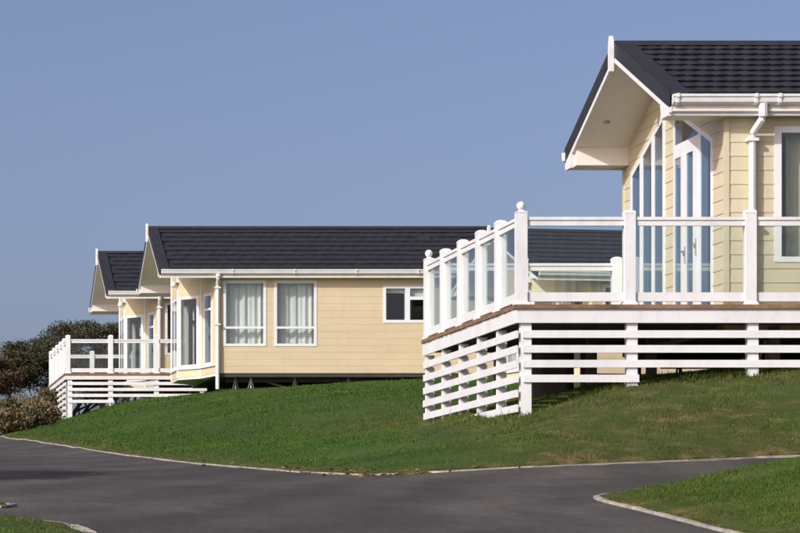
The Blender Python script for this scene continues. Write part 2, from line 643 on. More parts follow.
def base_z(x, y):
    x = np.atleast_1d(np.asarray(x, float))
    y = np.atleast_1d(np.asarray(y, float))
    xc = np.clip(x, -12, 30)
    yc = np.clip(y, 0, 110)
    out = np.empty_like(xc)
    for s in range(0, len(xc), 40000):
        a, b = xc[s:s + 40000], yc[s:s + 40000]
        d2 = (a[:, None] - CP[None, :, 0]) ** 2 + (b[:, None] - CP[None, :, 1]) ** 2
        out[s:s + 40000] = _phi(d2) @ TW[:-3] + TW[-3] + TW[-2] * a + TW[-1] * b
    out = out - 0.035 * np.clip(y - 112, 0, 600) - 0.02 * np.clip(-12 - x, 0, 600) - 0.004 * np.clip(x - 30, 0, 600)
    return out


KERB_MAIN = [(26, 37.9), (19, 37.1)] + [at(*k_)[:2] for k_ in KPX]
G1 = KERB_MAIN + [(4.0, 900), (900, 900), (900, 37.9)]
KERB_RIGHT = [(7.35, 4), (7.2, 14), (7.08, 25), (7.03, 28.8), (7.08, 29.4), (7.30, 29.9), (8.0, 30.7), (9.4, 31.5), (14, 32.6), (26, 33.8)]
G2 = KERB_RIGHT + [(900, 33.8), (900, -300), (7.5, -300)]
KERB_LEFT_A = [(-6, 26.7), (1.0, 26.5), (1.62, 26.32), (1.86, 26.08), (2.00, 25.6), (2.07, 25.0), (2.2, 18), (2.3, 4)]
G3 = KERB_LEFT_A + [(2.3, -300), (-900, -300), (-900, 26.7)]
KERB_LEFT_B = [(-6, 27.3), (1.0, 27.9), (1.50, 28.15), (1.70, 28.45), (1.55, 28.8), (0.9, 29.6), (-1.2, 32.5), (-1.9, 40), (-2.1, 60), (-2.6, 112)]
G4 = KERB_LEFT_B + [(-2.6, 900), (-900, 900), (-900, 27.3)]


def sdist(poly, x, y):
    """signed distance, positive inside"""
    P = np.array(poly, float)
    Q = np.roll(P, -1, axis=0)
    best = np.full(x.shape, 1e9)
    inside = np.zeros(x.shape, bool)
    for (ax, ay), (bx, by) in zip(P, Q):
        dx, dy = bx - ax, by - ay
        t = np.clip(((x - ax) * dx + (y - ay) * dy) / (dx * dx + dy * dy), 0, 1)
        best = np.minimum(best, np.hypot(x - ax - t * dx, y - ay - t * dy))
        c = ((ay > y) != (by > y)) & (x < (bx - ax) * (y - ay) / (by - ay + 1e-12) + ax)
        inside ^= c
    return np.where(inside, best, -best)


def sstep(t):
    t = np.clip(t, 0, 1)
    return t * t * (3 - 2 * t)


def ground_z(x, y, with_d=False):
    x = np.atleast_1d(np.asarray(x, float))
    y = np.atleast_1d(np.asarray(y, float))
    b = base_z(x, y)
    d1, d2, d3, d4 = (sdist(g, x, y) for g in (G1, G2, G3, G4))
    d = np.maximum(np.maximum(d1, d2), np.maximum(d3, d4))
    rise = np.where(d > 0, 0.028 + 0.03 * sstep(d / 0.5), -0.07)
    rise = rise + np.where(d2 > 0, 0.40 * sstep(d2 / 2.6) + 0.02 * np.clip(d2, 0, 1), 0)
    rise = rise + np.where((d3 > 0) | (d4 > 0), 0.05 * sstep(np.maximum(d3, d4) / 1.0), 0)
    bumps = 0.03 * np.sin(x * 1.7 + 0.6 * y) * np.sin(y * 1.1 - 0.4 * x) + 0.014 * np.sin(3.9 * x - y) * np.sin(2.7 * y + x)
    rise = rise + np.where(d > 0, bumps * sstep(d / 1.5), 0)
    if with_d:
        return b + rise, d, b
    return b + rise


def gz(x, y):
    return float(ground_z(x, y)[0])


def dry_amount(x, y):
    d = ground_z(x, y, True)[1]
    near_a = sstep((x - 6.6 - 0.02 * (y - 36)) / 2.2) * sstep((62 - y) / 14) * (y > 34)
    edge = np.exp(-np.clip(d, 0, 9) / 0.28)
    n = 0.5 + 0.5 * np.sin(1.3 * x + 2.1 * np.sin(0.9 * y)) * np.sin(1.9 * y + 1.5 * np.sin(1.1 * x))
    tan = np.zeros_like(x)
    for (px_, py_, Y_, sx_, sy_) in ((737, 419, 37.9, .42, .22), (705, 424, 37.3, .5, .15), (775, 412, 38.3, .4, .2), (640, 444, 36.4, .5, .2), (690, 450, 36.1, .7, .14), (560, 452, 36.0, .4, .15), (790, 436, 36.9, .4, .2)):
        q_ = at(px_, py_, Y_)
        tan = np.maximum(tan, np.exp(-((x - q_[0]) / sx_) ** 2 - ((y - q_[1]) / sy_) ** 2))
    near_a = near_a * (1 - tan)
    return np.clip(1.05 * tan * (0.55 + 0.45 * n) + 0.06 + 0.16 * (y < 34) + 0.62 * near_a * (0.45 + 0.65 * n) + 0.75 * edge, 0, 1)


def axis(parts):
    out = [parts[0][0]]
    for a, b, s in parts:
        n = max(1, int(round((b - a) / s)))
        out += list(a + (b - a) * (np.arange(1, n + 1) / n))
    return np.array(out)


gx = axis([(-1500, -300, 300), (-300, -60, 40), (-60, -12, 6), (-12, -3, 1.0), (-3, 0, .4), (0, 15, 0.16), (15, 24, .4), (24, 40, 2), (40, 120, 10), (120, 400, 40), (400, 1600, 300)])
gy = axis([(-300, -40, 40), (-40, 0, 8), (0, 20, 1), (20, 24, .5), (24, 46, 0.16), (46, 72, .4), (72, 115, .8), (115, 160, 4), (160, 400, 30), (400, 3000, 400)])
GX, GY = np.meshgrid(gx, gy)
fx, fy = GX.ravel(), GY.ravel()
gzv, gd, gb = ground_z(fx, fy, True)
nx, ny = len(gx), len(gy)
ii = np.arange(nx * ny).reshape(ny, nx)
quads = np.stack([ii[:-1, :-1], ii[:-1, 1:], ii[1:, 1:], ii[1:, :-1]], axis=-1).reshape(-1, 4)
me = raw_mesh('ground', np.column_stack([fx, fy, gzv]), quads, 4, M['ground'], {'dry': dry_amount(fx, fy)})
me.polygons.foreach_set('use_smooth', np.ones(len(me.polygons), dtype=bool))
tag(link('ground', me, None), 'grassy hillside the lodges stand on', 'ground', kind='structure')

cell = gd[quads]
keep = (cell.min(axis=1) < 0.02) & (fy[quads].max(axis=1) < 115) & (fx[quads].min(axis=1) > -60) & (fx[quads].max(axis=1) < 60) & (fy[quads].min(axis=1) > -45)
rq = quads[keep]
used, inv = np.unique(rq, return_inverse=True)
me = raw_mesh('road', np.column_stack([fx[used], fy[used], np.where(gd[used] > 0, gb[used] - 0.012, gb[used])]), inv.reshape(-1, 4), 4, M['asphalt'])
me.polygons.foreach_set('use_smooth', np.ones(len(me.polygons), dtype=bool))
tag(link('road', me, None), 'grey asphalt road junction with worn streaks', 'road', kind='structure')


def resample(pl, step):
    P = np.array(pl, float)
    seg = np.hypot(*np.diff(P, axis=0).T)
    s = np.concatenate([[0], np.cumsum(seg)])
    n = max(2, int(round(s[-1] / step)) + 1)
    t = np.linspace(0, s[-1], n)
    return np.column_stack([np.interp(t, s, P[:, 0]), np.interp(t, s, P[:, 1])])


def kerb(name, pl, label, grass_left, step=0.92, up=0.012, wd=0.038, clip=None):
    pts = resample(pl, step)
    if clip is not None:
        pts = np.array([p for p in pts if clip(p[0], p[1])])
    zb = base_z(pts[:, 0], pts[:, 1])
    root = empty(name, (pts[0][0], pts[0][1], zb[0]))
    for i in range(len(pts) - 1):
        a, b = pts[i], pts[i + 1]
        d = (b - a) / np.hypot(*(b - a))
        n = np.array([-d[1], d[0]]) * (1 if grass_left else -1)
        a2, b2 = a + d * 0.006, b - d * 0.006
        j = random.uniform(-0.003, 0.003)
        o = -0.035 + random.uniform(-.006, .006)
        q = [a2 + n * o, b2 + n * o, b2 + n * (o + wd), a2 + n * (o + wd)]
        zz = [zb[i], zb[i + 1], zb[i + 1], zb[i]]
        bot = [(p[0] - pts[0][0], p[1] - pts[0][1], z - 0.12 - zb[0]) for p, z in zip(q, zz)]
        top = [(p[0] - pts[0][0], p[1] - pts[0][1], z + up + j - zb[0]) for p, z in zip(q, zz)]
        obj('kerb_stone', MB().hexa(bot + top), M['concrete'], root)
    return tag(root, label, 'kerb', kind='structure')


kerb('kerb', KERB_MAIN, 'pale concrete edging along the foot of the grass bank', False, clip=lambda x, y: y < 88 and x < 22)
kerb('kerb', KERB_RIGHT, 'pale concrete edging round the corner lawn at right', False, clip=lambda x, y: y > 16 and x < 18, up=0.022, wd=0.05, step=0.4)
kerb('kerb', KERB_LEFT_A, 'pale concrete edging at the bottom left corner', False, clip=lambda x, y: x > -4 and y > 16, up=0.022, wd=0.05, step=0.4)
kerb('kerb', KERB_LEFT_B, 'short pale edging stub at the left picture edge', True, clip=lambda x, y: x > -4 and y < 60, up=0.022, wd=0.05, step=0.4)


# ------------------------------------------------------------------ lodges
def tile_mesh(w, l, rise, lip):
    """one roof tile: barrel section, thick lower lip; local x along the eave, y up the slope, z off the roof"""
    n = 6
    mb = MB()
    prof = []
    for i in range(n + 1):
        t = i / n
        prof.append((t * w - w / 2, rise * math.sin(math.pi * t) ** 0.8))
    dip = lambda x: -0.020 * math.cos(math.pi * x / w)          # rounded lower edge
    lo = [(x, dip(x), h + lip) for x, h in prof]
    lo2 = [(x, dip(x) + 0.022, h * 0.3 - 0.004) for x, h in prof]
    hi = [(x, l, h * 0.55 + 0.004) for x, h in prof]
    pts = lo2 + lo + hi
    k = n + 1
    f = [(i, i + 1, k + i + 1, k + i) for i in range(n)] + [(k + i, k + i + 1, 2 * k + i + 1, 2 * k + i) for i in range(n)]
    mb.add(pts, f)
    return mb


def lodge(name, loc, rz, cfg):
    root = empty(name, loc, rz)
    L, W = cfg['L'], cfg['W']
    zfb, zg, ze, zrid, ox, oy = cfg['fascia_bottom'], cfg['gutter_top'], cfg['eave'], cfg['ridge'], cfg['ox'], 0.2
    oe = oy + 0.04
    s = (zrid - ze) / (W / 2 + oe)
    zr = lambda y: ze + s * (min(y, W - y) + oe)
    ang = math.atan(s)
    pieces = cfg.get('pieces', False)
    sid, pitch, phase = cfg['siding'], 0.18, cfg.get('phase', 0.0)
    xr = L + 0.35

    def slopebox(mb, x0, x1, ya, yb, top, bot):
        return mb.hexa([(x0, ya, zr(ya) + bot), (x1, ya, zr(ya) + bot), (x1, yb, zr(yb) + bot), (x0, yb, zr(yb) + bot),
                        (x0, ya, zr(ya) + top), (x1, ya, zr(ya) + top), (x1, yb, zr(yb) + top), (x0, yb, zr(yb) + top)])

    vault = lambda y: zr(y) - 0.20
    # --- walls
    holes, wins = [], []
    nb = Basis((0, 0), (L, 0))
    for w in cfg['near_windows']:
        holes.append(w['outer'])
    clad_wall(root, nb, rect(0, L, 0, vault(0.0) - 0.012), holes, sid, pitch, phase, pieces)
    for w in cfg['near_windows']:
        window(root, nb, w['outer'], w['lights'], curtain=w.get('curtain'), blind=w.get('blind'))
    fb = Basis((L, W), (0, W))
    clad_wall(root, fb, rect(0, L, 0, vault(W) - 0.01), [], sid, pitch, phase, False)
    rb = Basis((L, 0), (L, W))
    clad_wall(root, rb, [(0, 0), (W, 0), (W, vault(W)), (W / 2, vault(W / 2)), (0, vault(0))], [], sid, pitch, phase, False)
    if cfg.get('bow'):
        P = cfg['bow']
        segs = list(zip(P[:-1], P[1:]))
        for si, (p, q) in enumerate(segs):
            B = Basis(p, q, outward_left=True)
            ln = B.len
            zw0, zw1 = 0.24, cfg['bow_top']
            m = 0.05 if si in (1, 2, 3) else ln * 0.24
            outer = rect(m, ln - m, zw0, zw1)
            top = [(ln, vault(q[1])), (0, vault(p[1]))]
            if p[1] < W / 2 < q[1]:
                top = [(ln, vault(q[1])), (ln / 2, vault(W / 2)), (0, vault(p[1]))]
            clad_wall(root, B, [(0, -0.02 if si in (1, 2, 3) else 0), (ln, -0.02 if si in (1, 2, 3) else 0)] + top, [outer], sid, pitch, phase, False)
            fr = 0.07
            if si == 2:
                c = ln / 2
                lights = [rect(m + fr, c - fr / 2, zw0 + fr, zw1 - fr), rect(c + fr / 2, ln - m - fr, zw0 + fr, zw1 - fr)]
            elif si in (0, 4):
                zt = zw1 - 0.42
                lights = [rect(m + fr, ln - m - fr, zw0 + fr, zt - 0.03), rect(m + fr, ln - m - fr, zt + 0.03, zw1 - fr)]
            else:
                lights = [rect(m + 0.10, ln - m - 0.08, zw0 + fr, zw1 - fr)]
            cur = None
            if si == 1:
                cur = [(ln * 0.08, ln * 0.46, zw0 + 0.05, zw1, M['curtain'], 3)]
            window(root, B, outer, lights, curtain=cur)
            # projecting window board, and the base panel under it
            obj('sill', prism_poly(MB(), B, rect(0.0, ln, zw0 - 0.05, zw0 - 0.004), 0.055, 0.004), M['frame'], root)
        # corner posts of the bow
        for p in P[1:-1]:
            obj('corner_post', MB().tube([(p[0], p[1], cfg.get('zlow', -0.02)), (p[0], p[1], vault(p[1]))], 0.032, 8), M['frame'], root)
        obj('floor', MB().loft([[(x, y, -0.07) for x, y in P], [(x, y, -0.002) for x, y in P]]), M['soffit'], root)
        lx, ly = P[2][0] - 0.05, P[2][1] - 0.02
        lamp = obj('lamp', MB().tube([(lx + 0.06, ly, cfg['bow_top'] + 0.36), (lx - 0.02, ly, cfg['bow_top'] + 0.36)], 0.045, 10), M['chrome'], root)
        obj('lamp_globe', MB().ball((lx - 0.07, ly, cfg['bow_top'] + 0.33), 0.085), M['lamp'], lamp, smooth=True)
    else:
        gb_ = Basis((0, 0), (0, W), outward_left=True)
        out = [(0, 0), (W, 0), (W, vault(W)), (W / 2, vault(W / 2)), (0, vault(0))]
        clad_wall(root, gb_, out, [w['outer'] for w in cfg['gable_windows']], sid, pitch, phase, pieces)
        for w in cfg['gable_windows']:
            o = window(root, gb_, w['outer'], w['lights'], curtain=w.get('curtain'), cdepth=0.3, glass='gable_glass')
            for hu, hz in w.get('handles', ()):
                h = MB()
                prism_poly(h, gb_, rect(hu - 0.018, hu + 0.018, hz - 0.11, hz + 0.11), 0.039, 0.0275)
                prism_poly(h, gb_, rect(hu - 0.012, hu + 0.10, hz + 0.03, hz + 0.055), 0.075, 0.05)
                obj('handle', h, M['chrome'], o)
            for (u0, u1, z0, z1, panes) in w.get('leaves', ()):
                lf = obj('door_leaf', region(MB(), gb_, rect(u0, u1, z0, z1), panes, 0.027, 0.0225), M['frame'], o)
        for (cx, cy) in ((0, 0), (0, W)):
            yy = -0.026 if cy == 0 else W + 0.026
            obj('corner_trim', MB().box(-0.028, 0.035, min(yy, cy + (0.035 if cy == 0 else -0.035)), max(yy, cy + (0.035 if cy == 0 else -0.035)), 0.0, vault(cy) - 0.02), sid, root)
    # --- rooms behind the glass
    xb = cfg['bow'][2][0] if cfg.get('bow') else 0
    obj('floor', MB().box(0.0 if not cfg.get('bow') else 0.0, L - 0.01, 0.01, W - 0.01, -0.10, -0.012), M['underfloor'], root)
    obj('room_partition', MB().box(min(3.3, L * .5), min(3.4, L * .5 + .1), 0.1, W - 0.1, 0, zfb), M['room'], root)
    obj('ceiling', MB().box(0.02, L - 0.1, 0.1, W - 0.1, zfb - 0.03, zfb), M['room'], root) if cfg.get('bow') else None
    obj('room_floor', MB().box(0.02, L - 0.1, 0.1, W - 0.1, -0.01, 0.0), M['room'], root)

    # --- roof
    rf = MB()
    slopebox(rf, -ox + 0.02, xr - 0.02, -oe, W / 2, 0.0, -0.05)
    slopebox(rf, -ox + 0.02, xr - 0.02, W + oe, W / 2, 0.0, -0.05)
    roof = obj('roof', rf, M['tile'], root)
    slen = math.hypot(W / 2 + oe, zrid - ze)
    rows = 9
    ex = slen / (rows + 0.15)
    tw = cfg['tile_w']
    tm = tile_mesh(tw * 0.998, ex * 1.12, cfg.get('tile_rise', 0.024), 0.028)
    xs0, xs1 = -ox + 0.20, xr - 0.2
    ncol = int((xs1 - xs0) / tw)
    shared = tm.mesh('tile')
    shared.materials.append(M['tile'])
    rest = MB()
    cnt = 0
    order = sorted([(c, r) for r in range(rows) for c in range(ncol)], key=lambda q: q[0])
    ca, sa = math.cos(ang), math.sin(ang)
    for c, r in order:
        x = xs0 + tw * (c + 0.5 + (0.5 if r % 2 else 0.0))
        if x + tw / 2 > xs1 + 0.15:
            continue
        d = r * ex + 0.02
        y, z = -oe + d * ca, ze + d * sa
        if pieces and cnt < 300:
            t = link('tile', shared, None, roof, (x, y, z + random.uniform(-.003, .003)))
            t.rotation_euler = (ang + random.uniform(-.006, .006), random.uniform(-.008, .008), 0)
            cnt += 1
        else:
            jz = random.uniform(-.003, .003)
            rest.add([(x + px, y + py * ca - pz * sa, z + py * sa + pz * ca + jz) for px, py, pz in tm.v], tm.f)
    if rest.v:
        t = obj('tile_courses', rest, M['tile'], roof)
        t['kind'] = 'stuff'
    back = MB()
    for r in range(rows):
        d = r * ex
        y0, y1 = W + oe - d * ca, W + oe - (d + ex * 1.05) * ca
        z0, z1 = ze + d * sa, ze + (d + ex * 1.05) * sa
        back.add([(xs0, y0, z0 + .003), (xs1, y0, z0 + .003), (xs1, y0, z0 + .045), (xs0, y0, z0 + .045), (xs0, y1, z1 + .012), (xs1, y1, z1 + .012)],
                 [(0, 1, 2, 3), (3, 2, 5, 4)])
    t = obj('tile_courses', back, M['tile'], roof)
    t['kind'] = 'stuff'
    rc = MB()
    rc.loft([[(x, W / 2 - 0.13, zr(W / 2) - 0.015), (x, W / 2 - 0.10, zr(W / 2) + 0.03), (x, W / 2 - .03, zr(W / 2) + 0.062), (x, W / 2 + .03, zr(W / 2) + 0.062), (x, W / 2 + 0.10, zr(W / 2) + 0.03), (x, W / 2 + .13, zr(W / 2) - .015)] for x in (-ox + .01, xr - .01)])
    obj('ridge_cap', rc, M['tile'], roof)
    vg = cfg.get('verge', 0.2)
    for (ya, yb) in ((-oe - 0.02, W / 2 - .004), (W + oe + 0.02, W / 2 + .004)):
        v = MB()
        slopebox(v, -ox, -ox + 0.24, ya, yb, 0.058, 0.004)
        slopebox(v, -ox - 0.018, -ox + .004, ya, yb, 0.058, -vg)
        obj('verge', v, M['tile'], roof)
        v = MB()
        slopebox(v, xr - 0.22, xr, ya, yb, 0.058, -vg)
        obj('verge', v, M['tile'], roof)
        b = MB()
        slopebox(b, -ox - 0.012, -ox + 0.028, ya, yb, -vg - .002, -vg - 0.073)
        obj('barge_board', b, M['trim'], root)
        b = MB()
        slopebox(b, xr - 0.03, xr + 0.01, ya, yb, -vg - .002, -vg - 0.073)
        obj('barge_board', b, M['trim'], root)
        so = MB()
        slopebox(so, -ox + 0.03, L if not cfg.get('bow') else L, ya, yb, -0.175, -0.205)
        obj('soffit', so, cfg['soffit'], root)
    # boxed eave returns under the gable overhang and along the walls
    for sgn in (0, 1):
        fy_ = (lambda y: y) if sgn == 0 else (lambda y: W - y)
        eb = MB()
        prof = [(-oy, zfb), (0.30, zfb), (0.30, zr(0.30) - 0.202), (-oy, zr(-oy) - 0.19)]
        eb.loft([[(x, fy_(y), z) for y, z in prof] for x in (-ox + 0.031, -0.012 if not cfg.get('bow') else -0.012)])
        obj('eave_box', eb, cfg['soffit'], root)
        sl = MB().box(-0.01, xr - 0.03, *sorted((fy_(-oy), fy_(-0.03))), zfb, zfb + 0.012)
        obj('soffit', sl, cfg['soffit'], root)
        fa = MB().box(-ox + 0.03, xr - 0.03, *sorted((fy_(-oy), fy_(-oy - 0.022))), zfb - 0.008, zg - 0.01)
        obj('fascia', fa, M['trim'], root)
        foot = MB()
        fp = [(-oy - 0.024, zfb - 0.012), (0.10, zfb - 0.012), (0.16, zr(0.16) - vg - 0.08), (-oy - 0.024, zr(-oy) - vg - 0.02)]
        foot.loft([[(x, fy_(y), z) for y, z in fp] for x in (-ox - 0.016, -ox + 0.03)])
        obj('barge_foot', foot, M['trim'], root)
        # gutter
        gp = [(-oy - 0.024, zg - 0.125), (-oy - .07, zg - 0.13), (-oy - .112, zg - 0.10), (-oy - .12, zg - 0.045), (-oy - .135, zg - 0.03), (-oy - .135, zg), (-oy - 0.11, zg), (-oy - .024, zg - .005)]
        gt = MB().loft([[(x, fy_(y), z) for y, z in gp] for x in (-ox + 0.032 if sgn == 0 else -ox - 0.045, xr - 0.05)])
        gut = obj('gutter', gt, M['trim'], root)
        for bx_ in cfg['gutter_joints']:
            cp = [(y - (0.012 if y < -oy - 0.03 else 0), z + (0.006 if z > zg - .02 else -0.010)) for y, z in gp]
            br = MB().loft([[(x, fy_(y), z) for y, z in cp] for x in (bx_ - 0.018, bx_ + 0.018)])
            obj('gutter_bracket', br, M['trim'], gut)
    for (vx, vy) in cfg.get('downlights', ()):
        obj('downlight', MB().tube([(vx, vy, vault(vy) - 0.022), (vx, vy, vault(vy) + 0.01)], 0.045, 12), M['steel'], root)
    for (vx, vy) in cfg.get('vents', ()):
        v = MB()
        slopebox(v, vx - .17, vx + .17, vy - .09, vy + .09, 0.085, 0.0)
        slopebox(v, vx - .20, vx + .20, vy - .13, vy - .09, 0.05, 0.0)
        obj('roof_vent', v, M['tile'], roof)
    # finial on the gable
    fz = zr(W / 2)
    hw = 0.055
    fin = MB()
    fl = [(-hw, -0.36), (hw, -0.36), (hw * 1.1, -0.05), (hw * 0.8, 0.06), (0, 0.13), (-hw * 0.8, 0.06), (-hw * 1.1, -0.05)]
    fin.loft([[(x, W / 2 + y, fz + z) for y, z in fl] for x in (-ox - 0.075, -ox - 0.019)])
    obj('finial', fin, M['trim'], root)
    # downpipe
    dx, dz = cfg['pipe_x'], cfg.get('pipe_bottom', -0.35)
    pr = 0.046 if pieces else 0.05
    jog = cfg.get('pipe_jog', 0.09)
    dp = MB().tube([(dx + jog, -oy - .075, zg - 0.12), (dx + jog, -oy - .075, zfb - 0.03)], pr * 1.25, 8)
    dp.tube([(dx + jog, -oy - .075, zfb - 0.01), (dx + jog * 0.9, -oy - .06, zfb - 0.06), (dx + .006, -0.10, zfb - 0.215), (dx, -0.09, zfb - 0.25), (dx, -0.09, dz)], pr, 8)
    pipe = obj('downpipe', dp, M['trim'], root, smooth=False)
    for z in (zfb - 0.30, zfb * 0.5):
        obj('pipe_clip', MB().box(dx - pr * 1.5, dx + pr * 1.5, -0.09 - pr * 1.25, -0.02, z - 0.02, z + 0.02), M['trim'], pipe)
    # running gear under the floor
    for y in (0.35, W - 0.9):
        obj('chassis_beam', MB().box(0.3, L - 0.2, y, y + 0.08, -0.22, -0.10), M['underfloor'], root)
    c, sn = math.cos(rz), math.sin(rz)
    for k, x in enumerate(cfg['stands']):
        for y in (0.32, W - 0.7):
            wx, wy = loc[0] + c * x - sn * y, loc[1] + sn * x + c * y
            zb = gz(wx, wy) - loc[2] - 0.03
            st = MB()
            for a in range(3):
                t = 2 * math.pi * a / 3 + 0.4
                st.tube([(x, y, -0.10), (x + 0.10 * math.cos(t), y + 0.10 * math.sin(t), zb)], 0.016, 5)
            st.tube([(x, y, -0.15), (x, y, -0.085)], 0.03, 6)
            obj('jack_stand', st, M['trim'] if k % 3 == 1 else M['steel'], root)
    for (x0, x1) in cfg.get('braces', ()):
        wx, wy = loc[0] + c * x1 - sn * 0.5, loc[1] + sn * x1 + c * 0.5
        zb = gz(wx, wy) - loc[2]
        obj('brace', MB().tube([(x0, 0.5, -0.12), (x1, 0.5, zb)], 0.03, 6), M['steel'], root)
    return root


# ---- the nearest lodge, at right
za = 3.03
left_l = [(2.93, .2), (4.80, .2), (4.80, 2.58), (2.93, 3.22)]
hl = lambda y: 3.22 - (y - 2.93) * 0.342
gl_left = [[(a, .28), (b, .28), (b, hl(b) - 0.075), (a, hl(a) - 0.075)] for a, b in ((3.04, 3.47), (3.63, 4.10), (4.27, 4.70))]
hr = lambda y: 2.55 + (y - 0.57) * 0.346
right_o = [(.57, .2), (2.48, .2), (2.48, hr(2.48)), (.57, hr(.57))]
gl_right = [[(.65, .28), (1.12, .28), (1.12, hr(1.12) - .075), (.65, hr(.65) - .075)],
            rect(1.47, 1.79, .42, 2.50), rect(2.07, 2.38, .42, 2.50),
            [(1.24, 2.68), (2.41, 2.68), (2.41, hr(2.41) - .075), (1.24, hr(1.24) - .075)]]
cfgA = dict(L=8.5, W=5.2, fascia_bottom=2.733, gutter_top=2.985, eave=2.985, ridge=4.075, ox=0.79, pieces=True,
            siding=M['siding_pale'], soffit=M['soffit'], phase=0.073, tile_w=0.185, tile_rise=0.017, verge=0.15,
            near_windows=[dict(outer=rect(.615, 1.80, .875, 2.613), lights=[rect(.705, 1.71, .945, 2.535)],
                               curtain=[(.82, 1.30, .8, 2.6, M['curtain_dark'], 4.5)]),
                          dict(outer=rect(4.4, 5.6, .875, 2.613), lights=[rect(4.49, 4.98, .945, 2.535), rect(5.04, 5.51, .945, 2.535)])],
            gable_windows=[dict(outer=left_l, lights=gl_left),
                           dict(outer=right_o, lights=gl_right,
                                leaves=[(1.26, 1.92, .25, 2.62, [rect(1.475, 1.785, .425, 2.495)]), (1.935, 2.45, .25, 2.62, [rect(2.075, 2.375, .425, 2.495)])],
                                handles=[(1.84, 1.15), (1.30, 1.20)])],
            gutter_joints=(-.70, .30, .60, 1.9, 3.2, 4.5), pipe_x=0.31, pipe_jog=0.085, pipe_bottom=0.2,
            stands=(0.6, 2.4, 4.2, 6.0, 7.8), braces=((0.8, 0.2), (2.2, 2.9)), downlights=((-.50, 4.2), (-.50, 1.0)))
lodgeA = lodge('holiday_lodge', (11.545, 41.0, za), 0.0, cfgA)
tag(lodgeA, 'nearest cream lodge with raked gable windows, glazed doors and a charcoal tiled roof', 'lodge', 'cream holiday lodges on the bank')

# ---- the lodges behind
bow = [(0, 0), (-.247, 1.2), (-.774, 1.9), (-.774, 3.4), (-.247, 4.1), (0, 5.3)]


def cfg_far(**kw):
    d = dict(L=7.3, W=5.3, fascia_bottom=2.508, gutter_top=2.665, eave=2.665, ridge=4.03, ox=1.48, bow=bow, bow_top=2.12, siding=M['siding_cream'], soffit=M['soffit_white'],
             phase=0.0, tile_w=0.30, tile_rise=0.007, verge=0.14, near_windows=[], gutter_joints=(0.4, 2.0, 3.6, 5.2, 6.8), pipe_x=0.03, pipe_jog=0.0,
             pipe_bottom=-0.42, stands=(.55, .95, 2.1, 3.5, 4.9, 6.4), braces=((1.1, 2.0), (3.7, 4.7), (4.9, 5.9)))
    d.update(kw)
    return d


wz0, wz1, wt = .695, 2.40, 1.18


def two_light(u0, u1):
    f = .07
    return dict(outer=rect(u0, u1, wz0, wz1), lights=[rect(u0 + f, u1 - f, wz0 + f, wt - .03), rect(u0 + f, u1 - f, wt + .03, wz1 - f)],
                curtain=[(u0 + .02, u0 + (u1 - u0) * .52, wz0, wz1, M['curtain'], 3.4), (u0 + (u1 - u0) * .50, u1 - .02, wz0, wz1, M['curtain'], 3.9)])


kitchen = dict(outer=rect(4.335, 5.50, 1.305, 2.267),
               lights=[rect(4.41, 4.90, 1.38, 2.195), rect(5.03, 5.43, 1.38, 1.90), rect(5.03, 5.43, 1.985, 2.195)],
               blind=[(4.40, 4.91, 2.08, 2.20), (5.02, 5.44, 1.98, 2.2)])
cfgB = cfg_far(near_windows=[two_light(.19, 1.30), two_light(1.51, 2.615), kitchen], vents=((5.73, 1.8),))
lodgeB = lodge('holiday_lodge', (10.14, 83.0, 5.03), 0.0, cfgB)
tag(lodgeB, 'middle cream lodge showing two curtained windows on its long wall and a bow end', 'lodge', 'cream holiday lodges on the bank')

cfgC = cfg_far(near_windows=[dict(outer=rect(.20, .62, .85, 2.36), lights=[rect(.27, .55, .92, 2.29)]), dict(outer=rect(2.2, 3.3, .85, 2.36), lights=[rect(2.27, 3.23, .92, 2.29)])],
               pipe_bottom=0.1)
lodgeC = lodge('holiday_lodge', (9.52, 91.5, 5.205), 0.0, cfgC)
tag(lodgeC, 'farthest lodge at left with a white railed deck, half hidden by the middle lodge', 'lodge', 'cream holiday lodges on the bank')

cfgD = cfg_far(L=8.0, near_windows=[dict(outer=rect(.25, 1.3, .6, 2.1), lights=[rect(.32, 1.23, .67, 2.03)]), dict(outer=rect(3.0, 4.0, .6, 2.1), lights=[rect(3.07, 3.93, .67, 2.03)])],
               fascia_bottom=2.22, gutter_top=2.375, eave=2.375, ridge=3.62, bow_top=1.9, braces=(), pipe_bottom=-0.3, pipe_x=7.7)
lodgeD = lodge('holiday_lodge', (18.11, 75.5, 4.57), R(10), cfgD)
tag(lodgeD, 'lodge seen only through the glass balustrade of the nearest deck', 'lodge', 'cream holiday lodges on the bank')


